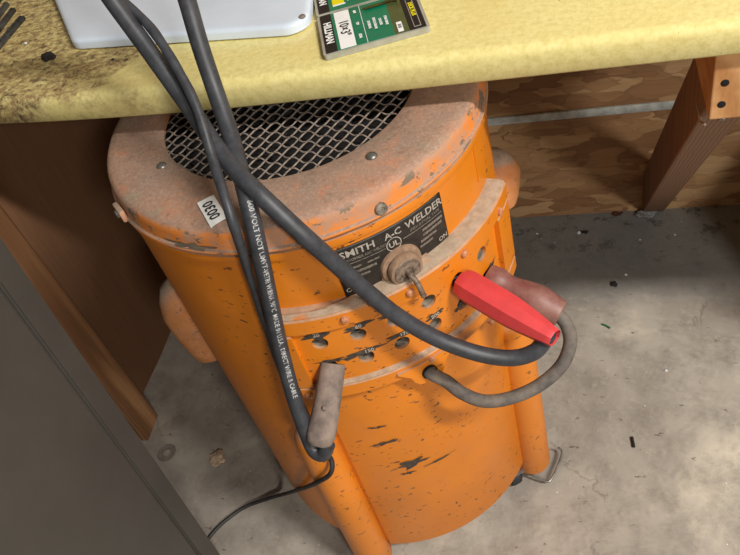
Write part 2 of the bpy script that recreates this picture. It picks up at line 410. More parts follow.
# ------------------------------------------------------------------ cabinet, lower left
cabt = thing('metal_cabinet', 'grey brown metal cabinet with a narrow door gap at bottom left', 'cabinet', (-.28, -.21, 0))
lean = .055/.707
def cabbox(x0, x1, y0, y1, z0, z1):
    pts = []
    for z in (z0, z1):
        for x, y in ((x0, y0), (x1, y0), (x1, y1), (x0, y1)): pts.append((x+lean*z, y, z))
    return pts, [(3, 2, 1, 0), (4, 5, 6, 7), (0, 1, 5, 4), (1, 2, 6, 5), (2, 3, 7, 6), (3, 0, 4, 7)]
CX = -.281
def bevelled(name, parts, mat, parent, off=.002):
    mb = MB()
    for p in parts: mb.add(*p)
    o = mb.build(name, mat, parent, False)
    bm = bmesh.new(); bm.from_mesh(o.data); bmesh.ops.bevel(bm, geom=bm.edges[:], offset=off, segments=2, affect='EDGES'); bm.to_mesh(o.data); bm.free(); return o
bevelled('body', [cabbox(CX-.40, CX-.004, -.60, -.212, .0, .80), cabbox(CX-.008, CX, -.243, -.210, 0, .80)], CABM, cabt)
bevelled('door', [cabbox(CX-.008, CX+.001, -.598, -.2475, .012, .79)], CABM, cabt, .0015)

# ------------------------------------------------------------------ the welder
W = thing('arc_welder', 'dusty orange drum shaped electric arc welder on casters under the worktop', 'welder')
# barrel
pr = [(0, .058), (.195, .058), (.199, .062), (.2, .07), (.2, .641), (.2028, .6435), (.2036, .6480), (.2030, .6522), (.1975, .6530), (.1975, .66), (.15, .66), (.14,.655), (0, .655)]
mesh('barrel', *lathe(pr, (0, 0, 0), (0, 0, 1), 128), ORANGE, W)
# lid
def lid():
    pts = [(.1355, .6800), (.1355, .6838), (.137, .6845), (.16, .6843), (.188, .6838), (.1955, .6828), (.1990, .6805), (.2008, .6770), (.2015, .672), (.2022, .6640), (.2028, .6615), (.2050, .6600), (.2055, .6585), (.2050, .6570), (.2000, .6568), (.1985, .668), (.193, .678), (.186, .679)]
    V = []; F = []; seg = 144; n = len(pts)
    for k in range(seg):
        a = 2*math.pi*k/seg
        for i, (r, z) in enumerate(pts):
            dz = noise.noise(Vector((math.cos(a)*r*14, math.sin(a)*r*14, z*8)))*.0012
            V.append((r*math.cos(a), r*math.sin(a), z+dz))
    for k in range(seg):
        for i in range(n): F.append((k*n+i, k*n+(i+1) % n, ((k+1) % seg)*n+(i+1) % n, ((k+1) % seg)*n+i))
    return V, F
mesh('lid', *lid(), LID, W)
# wire grille
gA = Vector((.010, -.005, 0)).normalized(); gB = Vector((.005, .010, 0)).normalized()
G = MB(); pa, pb, RG, ZG = .0112, .0128, .1370, .6790
for (d, e, p, q, ph) in ((gA, gB, pb, pa, 0), (gB, gA, pa, pb, 1)):
    k = -14
    while k <= 14:
        off = k*p
        if abs(off) < RG-.002:
            half = math.sqrt(RG*RG-off*off); N_ = max(6, int(half*2/q*5)); P = []
            for i in range(N_+1):
                s = -half+2*half*i/N_; w = math.asin(math.sin(math.pi*s/q+math.pi*k+ph*math.pi))*.64
                P.append(e.normalized()*off+d*s+e*(w*(.0011 if ph else .0006))+Vector((0, 0, ZG+w*.0014)))
            G.add(*tube(P, .00092, 5))
        k += 1
G.build('wire_grille', WIRE, W, True, 80)
mesh('fan_shroud', *lathe([(.085, .666), (.09, .668), (.12, .666), (.122, .661)], (0, 0, 0), (0, 0, 1), 48), BLACK, W)
mesh('shade_liner', *lathe([(0, .6615), (.1415, .6615), (.1415, .679), (.1400, .679), (.1400, .6630), (0, .6630)], (0, 0, 0), (0, 0, 1), 64), BLACK, W)  # black cup painted in for the shade below the grille
mb = MB()
for k in range(6):
    a = R_(60*k+20); c = Vector((math.cos(a)*.05, math.sin(a)*.05, .668)); 
    Mx = Matrix.Rotation(a, 3, 'Z')@Matrix.Rotation(R_(14), 3, 'X'); mb.add(*box(c, (.07, .034, .0018), Mx, .0004))
mb.add(*lathe([(0, .675), (.014, .675), (.016, .672), (.016, .664)], (0, 0, 0), (0, 0, 1), 20))
mb.build('fan', BLACK, W)
# lid screws
for q, ax_, hh in (((371.7, 156), (0, 0, 1), .6845), ((161.6, 166), (0, 0, 1), .6845)):
    p = on_plane(q[0], q[1], 2, hh)
    mb = MB().add(*lathe([(0, .0028), (.003, .0025), (.0050, .0012), (.0056, 0), (.0056, -.002)], p, ax_, 20)); mb.build('lid_screw', STEEL, W)
th, z = on_cyl(382, 211, .2025)
mesh('rim_screw', *lathe([(0, .0004), (.0026, .0004), (.0030, .0016), (.0048, .0016), (.0058, .0008), (.0062, -.003)], cy(-53.4, .6640, .2042), rad(-53.4)+Vector((0, 0, .12)), 18), SOCKET, W)
th, z = on_cyl(115, 203, .206)
mesh('rim_clip', *box(cy(th, .664, .206), (.006, .022, .014), Matrix.Rotation(R_(th), 3, 'Z'), .002), LID, W)
mesh('rim_screw', *lathe([(0, .004), (.004, .003), (.005, 0), (.005, -.002)], cy(th, .664, .208), rad(th), 12), STEEL, W)

# inventory sticker on the lid
stc = [on_plane(x, y, 2, .6855) for x, y in ((193, 212), (208, 201), (222, 225), (206, 235))]
c0 = sum(stc, Vector())/4; ud = ((stc[2]-stc[1])+(stc[3]-stc[0])).normalized(); vd = Vector((-ud.y, ud.x, 0)); 
sw = ((stc[2]-stc[1]).length+(stc[3]-stc[0]).length)/2; sh = ((stc[1]-stc[0]).length+(stc[2]-stc[3]).length)/2
for _ in range(20):
    rm = max(math.hypot(*(c0+ud*(i*sw/2)+vd*(j*sh/2)).xy) for i in (-1, 1) for j in (-1, 1))
    if rm > .1985: c0 = c0-Vector((c0.x, c0.y, 0)).normalized()*.001
nb = (Vector((c0.x, c0.y, 0)).normalized()*.27+Vector((0, 0, 1))).normalized()
def on_lid(p): 
    q = c0+ud*p.x+vd*p.y; r = math.hypot(q.x, q.y)
    K_ = ((0, .6845), (.16, .6845), (.188, .6840), (.1955, .6830), (.1990, .6806), (.2008, .6772), (.2015, .672), (.3, .672))
    for (r0_, z0_), (r1_, z1_) in zip(K_, K_[1:]):
        if r0_ <= r <= r1_: zz = z0_+(z1_-z0_)*(r-r0_)/(r1_-r0_)
    zz += .0004
    return Vector((q.x, q.y, zz+p.z+.0012))
def gridpoly(w, h, fn, n=8):
    V = []; F = []
    for j in range(n+1):
        for i in range(n+1): V.append(fn(Vector((w*(i/n-.5), h*(j/n-.5), 0))))
    for j in range(n):
        for i in range(n): F.append((j*(n+1)+i, j*(n+1)+i+1, (j+1)*(n+1)+i+1, (j+1)*(n+1)+i))
    return V, F
stick = mesh('inventory_sticker', *gridpoly(sw, sh, on_lid), WHITE, W); stick['label'] = 'white sticker printed 0030'
tv, tf = text_mesh('0030', sh*.86, .0003, 'CENTER', .95)
mesh('digits', [on_lid(Vector((-v[0], -v[1], .0005))) for v in tv], tf, INK, stick)

# nameplate
PT0, PT1, PZ0, PZ1, PR = -69.2, -35.2, .575, .6375, .2012
def on_plate(p, R=PR):   # p.x along arc from the centre, p.y up from the centre
    return cy((PT0+PT1)/2+math.degrees(p.x/.2), (PZ0+PZ1)/2+p.y, R+p.z)
PWd = R_(PT1-PT0)*.2; PH = PZ1-PZ0
npl = mesh('nameplate', *gridpoly(PWd, PH, on_plate, 24), PLATE, W)
mod = npl.modifiers.new('thick', 'SOLIDIFY'); mod.thickness = .0012; mod.offset = -1
npl['label'] = 'black nameplate with worn white lettering'
def plate_text(s, size, x, y, mat=INK_W, bold=.0002, sx=1.0, name='lettering', space=1.0):
    tv, tf = text_mesh(s, size, bold, 'CENTER', sx, space=space)
    mesh(name, [on_plate(Vector((v[0]+x, v[1]+y, .0004))) for v in tv], tf, mat, npl, False)
plate_text('SMITH', .0115, -.0355, .0225, bold=.0002, sx=1.08)
plate_text('A-C', .0105, .0005, .0225, bold=.0002, sx=1.0)
plate_text('WELDER', .0115, .0365, .0225, bold=.0002, sx=1.0)
plate_text('A TRANSFORMER ARC WELDER', .0045, -.034, .0146, INK_G, .0001, .82)
plate_text('INDUSTRIAL TYPE', .0045, .036, .0146, INK_G, .0001, 1.0)
plate_text('UL', .009, -.001, .0105, INK_W, .0002)
V = []; F = []
for k in range(32):
    a = 2*math.pi*k/32
    for r in (.0080, .0070): V.append(on_plate(Vector((-.001+r*math.cos(a), .0105+r*math.sin(a), .0004))))
for k in range(32): F.append((2*k, 2*k+1, (2*k+3) % 64, (2*k+2) % 64))
mesh('listing_mark', V, F, INK_W, npl, False)
def strokes(lst, mat, name):
    mb = MB()
    for x0, x1, y, h in lst:
        nn = max(1, int((x1-x0)/.004)); 
        for i in range(nn):
            a, b = x0+(x1-x0)*i/nn, x0+(x1-x0)*(i+1)/nn
            mb.add([on_plate(Vector((a, y-h/2, .0004))), on_plate(Vector((b, y-h/2, .0004))), on_plate(Vector((b, y+h/2, .0004))), on_plate(Vector((a, y+h/2, .0004)))], [(0, 1, 2, 3)])
    mb.build(name, mat, npl, False)
strokes([(-.056, -.010, .0105, .0010), (.009, .056, .0105, .0012), (.030, .056, .0055, .0032), (.030, .054, .0000, .0032), (-.052, -.036, .0045, .0028), (-.030, -.018, .0045, .0022), (-.050, -.022, -.0015, .0030),
         (.026, .046, -.0060, .0030), (-.050, -.030, -.0075, .0026), (.024, .040, -.0115, .0028)], INK_G, 'rating_boxes')
plate_text('OFF', .0072, -.051, -.0215, INK_W, .0001)
plate_text('ON', .0072, .052, -.0200, INK_W, .0001)

# control panel: frame, ledge, front plate with sockets
A0, A1 = -90.5, -9.5
RO, RI = .2190, .2130
ZT, ZRT, ZRB, ZB = .577, .555, .469, .449
def rim(z0, z1): return [(.1985, z0), (RO-.002, z0), (RO, z0+.002), (RO, z1-.002), (RO-.002, z1), (.1985, z1)]
mb = MB(); mb.add(*sector(rim(ZRT, ZT), A0, A1, 90)); mb.add(*sector(rim(ZB, ZRB), A0, A1, 90))
mb.add(*sector(rim(ZRB, ZRT), A0, A0+4.2, 6)); mb.add(*sector(rim(ZRB, ZRT), -18.5, A1, 12))
fr = mb.build('panel_frame', ORANGE, W, True, 30)
def ledge():
    V = []; F = []; n = 90
    for i in range(n+1):
        t = A0+(A1-A0)*i/n; k = min(1, max(0, (t+88)/34)); ri = .2135+(.1985-.2135)*k
        for r_, z_ in ((ri, ZT-.003), (RO-.003, ZT-.002), (RO-.0012, ZT+.0012), (.212, ZT+.0032), (ri, ZT+.0005+.0035*k)): V.append(cy(t, z_, r_))
    for i in range(n):
        for k in range(5): F.append((i*5+k, i*5+(k+1) % 5, i*5+5+(k+1) % 5, i*5+5+k))
    F += [tuple(range(5)), tuple(n*5+k for k in range(5))[::-1]]; return V, F
mesh('dusty_ledge', *ledge(), DUST, W)
# raised seam below the lower rim, dusty lip
mesh('dusty_lip', *sector([(RI-.002, ZRB-.001), (RO-.0015, ZRB-.001), (RO-.001, ZRB+.0008), (RI-.002, ZRB+.003)], A0+4.2, -18.5, 70), DUST, W)
SOCK = [(t, z) for z in (.534, .498) for t in (-80, -69.5, -59, -48.5, -38, -27)]
def booled(base, cut):
    a = mesh('a', *base, None, None, False); b = mesh('b', *cut, None, None, False)
    md = a.modifiers.new('b', 'BOOLEAN'); md.operation = 'DIFFERENCE'; md.solver = 'EXACT'; md.object = b
    bpy.context.view_layer.update()
    me = bpy.data.meshes.new_from_object(a.evaluated_get(bpy.context.evaluated_depsgraph_get()))
    for o_ in (a, b): bpy.data.objects.remove(o_)
    return me
mbc = MB()
for t, z in SOCK: mbc.add(*tube([cy(t, z, .206), cy(t, z, .222)], .0084, 24))
me = booled(sector([(.2095, ZRB-.002), (RI, ZRB-.002), (RI, ZRT+.002), (.2095, ZRT+.002)], A0+3, -17, 80), (mbc.V, mbc.F))
finish('front_plate', me, ORANGE, W, True, 30)
for t, z in SOCK:
    p = cy(t, z, .2008); so = mesh('socket', *lathe([(.0040, .0006), (.0084, .0006), (.0087, .0118)], p, rad(t), 20, None, True), SOCKET, W); mesh('contact', *lathe([(0, .0010), (.0068, .0010), (.0068, .0016), (.0045, .0016), (.0040, .0008)], p, rad(t), 20), BLACK, so)

def on_panel(t0, z0, R):
    return lambda p: cy(t0+math.degrees(p.x/R), z0+p.y, R+p.z)
def wear(name, x, y, w, h, rotd, seed, R=RI, parent=W, mat=SCRAPE, rough=.45):
    t0, z0 = on_cyl(x, y, R); f = on_panel(t0, z0, R); poly = [(a, b) for a, b, _ in rot2(blob(w, h, seed, 26, rough), rotd)]
    V = [f(Vector((0, 0, .0005)))]+[f(Vector((a, b, .0003))) for a, b in poly]; n = len(poly)
    return mesh(name, V, [(0, 1+i, 1+(i+1) % n) for i in range(n)], mat, parent, False)
def digits(par, x, y, s, size, R=RI, dx=0, dy=0):
    t0, z0 = on_cyl(x, y, R); f = on_panel(t0, z0, R); tv, tf = text_mesh(s, size, .0002)
    mesh('digits', [f(Vector((v[0]+dx, v[1]+dy, .0008))) for v in tv], tf, INK_W, par, False)
for i, (x, y, w, h, r, s) in enumerate(((316, 335, .030, .011, 4, '20'), (358, 326, .030, .008, 6, '60'), (369, 350, .030, .0065, 2, '150'), (355, 355, .035, .006, 12, ''), (330, 361, .034, .005, 4, ''),
        (388, 315, .022, .006, 0, ''), (404, 333, .033, .008, 0, '175'), (419, 292, .022, .003, 10, ''), (435, 315, .024, .007, 0, '200'), (482, 238, .024, .006, 4, '130'), (458, 262, .022, .007, 0, '110'), (489, 270, .026, .009, 20, ''),
        (459, 307, .015, .006, 0, ''))):
    wm = wear('worn_label', x, y, w, h, r, 30+i)
    if s: digits(wm, x, y, s, .0068)
for i, (x, y, w, h, r) in enumerate(((385, 443, .030, .0065, 8), (412, 463, .040, .013, 12), (408, 473, .014, .006, 0), (440, 459, .038, .0035, 4), (380, 427, .016, .003, 5), (372, 428, .010, .003, -10))):
    wear('paint_scrape', x, y, w, h, r, 60+i, .2031, W, SCRAPE, .7)
for i, (x, y, w, h, r) in enumerate(((190, 246, .040, .009, 0),)):
    wear('rim_scrape', x, y, w, h, r, 90+i, .2052, W, simple('bare_grey_metal', (120, 108, 92), .8), .6)
# bolts on the frame
for x, y in ((344.6, 319), (409.5, 292), (463.5, 253), (499, 211), (309.5, 395), (431, 358.4), (491, 320)):
    t, z = on_cyl(x, y, RO)
    mesh('panel_bolt', *lathe([(0, .0042), (.0026, .0040), (.0042, .0026), (.0046, 0), (.0046, -.002)], cy(t, z, RO), rad(t), 16), BOLT, W)

# current knob
kt, kz = on_cyl(402, 265, .203); kr = rad(kt); ko = cy(kt, kz, .2)
kn = mesh('current_knob', *lathe([(0, .0140), (.0155, .0140), (.0170, .0132), (.0178, .011), (.0178, .0072), (.0155, .0066), (.0155, .0046), (.0200, .0044), (.0214, .0036), (.0220, .002), (.0223, 0), (.0223, -.004)], ko, kr, 48), KNOBBASE, W)
mesh('dial_face', *lathe([(0, .0147), (.005, .0147), (.0055, .0155), (.0068, .0155), (.0073, .0147), (.0135, .0147), (.0142, .0141), (.0142, .013)], ko, kr, 32), KNOBM, kn)
c1 = ko+kr*.0145; dn = Vector((0, 0, -1)); sd = kr.cross(Vector((0, 0, 1)))*-1
P = catmull([c1, c1+kr*.010+dn*.001, c1+kr*.0145+dn*.007+sd*.001, c1+kr*.0155+dn*.0150+sd*.002, c1+kr*.015+dn*.0230+sd*.003, c1+kr*.012+dn*.0270+sd*.0055], 5)
mesh('crank', *tube(P, [.0034]*4+[.0028]*(len(P)-8)+[.0024]*4, 10), KNOBM, kn)
mesh('plate_dust', *sector([(.2008, .574), (.206, .574), (.2018, .584)], -58.5, -44, 16), KNOBBASE, W)

# vertical seam ridges on the barrel
for px in ((478, 178),):
    t, z = on_cyl(px[0], px[1], .2); mesh('body_seam', *sector([(.199, .598), (.2012, .598), (.2012, .642), (.199, .642)], t-.5, t+.3, 2), ORANGE, W)
mesh('lower_wrap', *sector([(.1985, .0575), (.2022, .0575), (.2028, .059), (.2028, .448), (.1985, .448)], -88, -12, 80), ORANGE, W, True, 30)

# strain relief lobe
st_, sz_ = on_cyl(430, 372, .224); 
f = on_panel(st_, sz_, .200)
lobe = [(-.030, .016), (-.019, .004), (-.0165, -.006), (-.012, -.0125), (0, -.0165), (.012, -.0125), (.0165, -.006), (.019, .004), (.030, .016)]
V, F = prism(lobe, 0, .0235, f)
lb = mesh('strain_relief', V, F, ORANGE, W, False)
mesh('grommet', *lathe([(.0080, .0), (.0076, .0250), (.0088, .0250), (.0088, .0)], cy(st_, sz_, .2), rad(st_), 24), BLACK, lb)

# side lifting handles
def handle(t, z0, z1, mat=ORANGE_LEG):
    rr = rad(t); tt = Vector((-rr.y, rr.x, 0)); V = []; F = []
    prof = []
    L = z1-z0
    st = [(0, .016, .016), (.03, .028, .019), (.16, .032, .020), (.42, .036, .021), (.62, .037, .021), (.80, .031, .020), (.93, .022, .018), (1, .006, .012)]
    for s, o_, w in st:
        for k in range(14):
            a = math.pi*(k/13)-math.pi/2
            r_ = .194+(o_+.006)*max(0, math.cos(a))**.6; V.append(rr*r_+tt*(w*math.sin(a))+Vector((0, 0, z0+L*s)))
    n = len(st)
    for i in range(n-1):
        for k in range(14): F.append((i*14+k, i*14+(k+1) % 14, (i+1)*14+(k+1) % 14, (i+1)*14+k))
    F.append(tuple(range(14))); F.append(tuple((n-1)*14+k for k in range(14))[::-1])
    return mesh('lifting_handle', V, F, mat, W, True, 50)
ORANGE_H = orange('orange_paint_handle', .5, .9)
handle(-154, .366, .508, ORANGE_H); handle(22, .445, .528, ORANGE_H)

# legs with casters
CW = simple('caster_rubber', (44, 44, 46), .6)
for t in (-96.5, -12, 83.5, 173.5):
    rr = rad(t); P = []; q = []
    for z, r in ((.024, .0245), (.030, .0270), (.2, .0255), (.345, .0238), (.358, .0225), (.368, .018), (.374, .010), (.376, .003)):
        P.append(rr*.2065+Vector((0, 0, z))); q.append(r)
    lg = mesh('leg', *tube(P, q, 32), ORANGE_LEG, W, True, 50)
    c = rr*.206; tt = Vector((-rr.y, rr.x, 0)); 
    tr = (Vector((.55, -.83, 0)) if t == -12 else tt)
    nr = Vector((-tr.y, tr.x, 0)); wc = c+Vector((0, 0, .0165))+tr*.004
    if t == -12: wc = Vector((.172, -.064, .0165))
    Mx = Matrix((tr, nr, Vector((0, 0, 1)))).transposed()
    wh = mesh('caster_wheel', *lathe([(0, -.009), (.012, -.009), (.0155, -.008), (.0165, -.004), (.0165, .004), (.0155, .008), (.012, .009), (0, .009)], wc, nr, 28), CW, lg)
    mb = MB()
    mb.add(*box(wc+nr*.0115+Vector((0, 0, .004)), (.020, .0015, .024), Mx, .0005)); mb.add(*box(wc-nr*.0115+Vector((0, 0, .004)), (.020, .0015, .024), Mx, .0005))
    mb.add(*box(wc+Vector((0, 0, .0180)), (.030, .030, .0015), Mx, .0005)); mb.add(*tube([wc-nr*.014, wc+nr*.014], .003, 10))
    if t == -12: mb.add(*tube(catmull([on_plane(526, 473, 2, .016), on_plane(545, 481, 2, .012), on_plane(552, 478, 2, .012), on_plane(562, 454, 2, .014), on_plane(558, 447, 2, .018)], 5), .0018, 8))
    mb.build('caster_fork', STEEL, lg)

# ------------------------------------------------------------------ cables
def path(pts, n=8): return catmull([at(*p) for p in pts], n)
# heavy cable crossing the front, ending in the red plug handle
RDT, RDZ = -38, .533
rb = cy(RDT, RDZ, .2175); rdir = (rad(RDT)+Vector((.03, 0, -.06))).normalized()
rtip = rb+rdir*.112
C1 = [at(20, -130, .56), at(60, -74, .61), at(96, -24, .650), at(112, 0, .660), at(150, 52, .668), at(190, 108, .668), at(215, 145, .662), at(235, 170, .652), at(260, 195, .640), at(301, 233, .648), at(333, 261.5, .668), at(371, 295, .696), at(402, 319, .715), at(440, 340, .730), at(480, 354, .735), at(512, 358, .733), at(534, 352, .727), at(544, 341, .722)]
rc = thing('red_handle_cable', 'thick black welding cable crossing the welder, ending in a red plug handle', 'cable', rb)
Q = catmull(C1+[rtip-rdir*.006], 8)
mesh('cable', *tube(Q, .0080, 18), RUBBER, rc)
def handle_lathe(base, d, prof, seg, mat, name, parent, ang=35, dome=True):
    return mesh(name, *lathe(prof, base, d, seg, (0, 0, 1)), mat, parent, True, ang)
handle_lathe(rb, rdir, [(0, -.002), (.009, -.002), (.0140, .001), (.0160, .006), (.0166, .014), (.0164, .050), (.0160, .064), (.0146, .078), (.0125, .094), (.0100, .108), (.0092, .113), (.0086, .114), (.0084, .108), (0, .108)], 8, RED, 'plug_handle', rc, 25)
# thin cord hanging beside it
C2 = [at(30, -134, .57), at(68, -78, .625), at(100, -28, .662), at(122, 0, .668), at(150, 27, .662), at(175, 65, .655), at(197, 108, .650), at(213, 160, .648), at(232, 220, .636), at(250, 275, .692), at(268, 330, .755), at(285, 378, .812), at(302, 408, .850), at(313, 428, .872), at(322, 444, .890)]
tc = mesh('thin_cable', *tube(catmull(C2, 8), [.0044+.0002*math.sin(i) for i in range(8*14+1)], 12), RUBBER)
tag(tc, 'thinner smooth black cable hanging left of the printed cable', 'cable')
# printed cable with grey plug
GPT, GPZ = -80, .499
gb = cy(-79.5, .494, .214); gtip = at(318, 447, .775); gd = (gtip-gb).normalized()
pc = thing('printed_cable', 'thick black cable with white printing, ending in a dusty grey plug', 'cable', gb)
C3 = [at(140, -150, .55), at(160, -82, .60), at(178, -26, .635), at(187, 0, .650), at(200, 45, .662), at(215, 90, .672), at(232, 140, .668), at(245, 190, .650), at(258, 245, .662), at(270, 300, .705), at(281, 350, .745), at(294, 398, .772), at(306, 432, .785), at(314, 450, .788), at(323, 454, .784), at(328, 444, .776)]
Q3 = catmull(C3, 10)
mesh('cable', *tube(Q3, .0078, 18), RUBBER, pc)
gl = (gtip-gb).length
P = [gb+gd*(gl*s)+Vector((0, 0, -.004*math.sin(s*3))) for s in (-.06, 0, .1, .3, .5, .7, .85, .95, 1.0)]
mesh('plug', *tube(P, [.0125, .0132, .0134, .0136, .0140, .0148, .0148, .0125, .008], 24), GREYPLUG, pc)
mesh('plug_rivet', *lathe([(0, .0015), (.002, .0012), (.003, 0)], gb+gd*gl*.5+(CAM-gb).normalized()*.0135, (CAM-gb).normalized(), 12), GREYPLUG, pc)
# printing along the cable
def cum(P):
    o_ = [0]
    for a, b in zip(P, P[1:]): o_.append(o_[-1]+(b-a).length)
    return o_
def print_on(P, r, s, start_px, size, parent, side=.25):
    D = cum(P)
    def pos(s_):
        s_ = max(0, min(D[-1]-1e-6, s_))
        for i in range(len(D)-1):
            if D[i+1] >= s_:
                t = (s_-D[i])/(D[i+1]-D[i]); return P[i].lerp(P[i+1], t), (P[min(i+2, len(P)-1)]-P[max(i-1, 0)]).normalized()
    tv, tf = text_mesh(s, size, .0001, 'LEFT', .92, space=1.0)
    V = []
    for v in tv:
        p, t = pos(start_px+v[0]); e = (CAM-p).normalized(); e = (e-t*e.dot(t)).normalized(); b = t.cross(e)   # b is across the cable
        a = -v[1]/r+side; V.append(p+(e*math.cos(a)+b*math.sin(a))*(r+.0003))
    mesh('printing', V, tf, CABLE_INK, parent, False)
D3 = cum(Q3)
def s_at(pix):   # arc length where the cable passes a given picture height
    for p, s_ in zip(Q3, D3):
        v = p-CAM; 
        if 277.5-FPX*v.dot(UPV)/v.dot(FWD) >= pix: return s_
print_on(Q3, .0078, '600 VOLT NOT UMVT-VETRI W/BNA 90°C  MADE IN U.S.A.  DIRECT WIRE & CABLE', s_at(200), .0066, pc, -.18)
# grey cable from the strain relief to the maroon plug
MT, MZ = -26.5, .499
mb0 = cy(MT, MZ, .2145); mtip = at(560, 314, .795); md_ = (mtip-mb0).normalized(); ml = (mtip-mb0).length
mc = thing('maroon_plug_cable', 'short looping grey cable with a dusty maroon plug, right of the red handle', 'cable', mb0)
s0 = cy(st_, sz_, .201)
C4 = [s0, s0+rad(st_)*.022+Vector((0, 0, -.002)), at(446, 381, .822), at(462, 393, .818), at(484, 401, .815), at(510, 398, .812), at(538, 386, .808), at(561, 366, .803), at(570, 344, .800), at(567, 326, .797), mtip-md_*.004]
mesh('cable', *tube(catmull(C4, 8), .0072, 18), RUBBER_DUSTY, mc)
prf = [(0, -.001), (.0125, -.001), (.0138, .001), (.0150, .014), (.0138, .017), (.0128, .022), (.0136, .030), (.0162, .042), (.0182, .053), (.0186, .060), (.0176, .068), (.0145, ml), (.0125, ml+.001), (.0105, ml-.006), (0, ml-.008)]
handle_lathe(mb0, md_, prf, 32, MAROON, 'plug', mc, 40)
# thin cord lying on the floor
fz = .0035
C5 = [at(326, 452, .905), at(332, 462, .895), at(330, 474, .898), cy(*on_cyl(318, 482, .236), .236), cy(*on_cyl(304, 488, .212), .212), on_plane(288, 493, 2, .04), on_plane(270, 498, 2, .012), on_plane(245, 507, 2, fz), on_plane(225, 521, 2, fz), on_plane(212, 534, 2, fz), on_plane(195, 556, 2, fz)]
fc = mesh('floor_cord', *tube(catmull(C5, 8), .0030, 10), RUBBER_CORD); tag(fc, 'thin frayed black cord trailing over the floor to the cabinet', 'cord')

# ------------------------------------------------------------------ on the worktop
Z0 = T_TOP
# white plastic bin lid
A = on_plane(76, 50, 2, Z0+.001); B = on_plane(311, 35, 2, Z0+.001)
tray = thing('plastic_tray', 'shallow white plastic tray with rounded corners on the worktop', 'tray', (A.x, A.y, Z0))
xd = Vector((B.x-A.x, B.y-A.y, 0)).normalized(); yd = Vector((-xd.y, xd.x, 0)); tw = (Vector((B.x, B.y, 0))-Vector((A.x, A.y, 0))).length
TL = on_plane(50, -12, 2, Z0+.006)-A; TR = on_plane(314, -12, 2, Z0+.006)-A
TL = Vector((TL.dot(xd), TL.dot(yd))); TR = Vector((TR.dot(xd), TR.dot(yd)))
def outline(inset, r):
    sl = -.052   # the left side splays outwards
    pts = []
    cs = [(0, 0), (tw, 0), tuple(TR*1.5-Vector((tw, 0))*.5), tuple(TL*1.5)]
    n = 4
    P2 = [Vector(c) for c in cs]
    for i in range(n):
        p, a, b = P2[i], P2[i-1], P2[(i+1) % n]; u = (a-p).normalized(); v = (b-p).normalized()
        h = (u+v).normalized(); half = u.angle(v)/2; dd = r/math.tan(half); c = p+h*(r/math.sin(half))
        s_, e_ = p+u*dd, p+v*dd
        a0 = math.atan2((s_-c).y, (s_-c).x); a1 = math.atan2((e_-c).y, (e_-c).x)
        while a1 < a0: a1 += 2*math.pi
        for k in range(9):
            a_ = a0+(a1-a0)*k/8; pts.append((c.x+(r-inset)*math.cos(a_), c.y+(r-inset)*math.sin(a_)))
    return pts
def ringstack(levels, fn, close_top=True):
    V = []; F = []; n = None
    for ins, z, r in levels:
        pts = outline(ins, r); n = len(pts); V += [fn(x, y, z) for x, y in pts]
    for i in range(len(levels)-1):
        for k in range(n): F.append((i*n+k, i*n+(k+1) % n, (i+1)*n+(k+1) % n, (i+1)*n+k))
    F.append(tuple(range(n))[::-1]); F.append(tuple((len(levels)-1)*n+k for k in range(n))); return V, F
fnt = lambda x, y, z: Vector((A.x, A.y, 0))+xd*x+yd*y+Vector((0, 0, z))
rr_ = .022
V, F = ringstack([(.003, Z0+.0004, rr_), (0, Z0+.002, rr_), (0, Z0+.0085, rr_), (.0008, Z0+.0105, rr_), (.0030, Z0+.0120, rr_), (.006, Z0+.0124, rr_), (.012, Z0+.0126, rr_)], fnt)
mesh('body', V, F, TRAYM, tray, True, 50)
p = on_plane(302, 16, 2, Z0+.013)
mesh('screw_hole', *lathe([(0, .0009), (.0022, .0008), (.0030, .0006), (.0036, .0), (.0036, -.001)], p, (0, 0, 1), 20), SOCKET, tray)

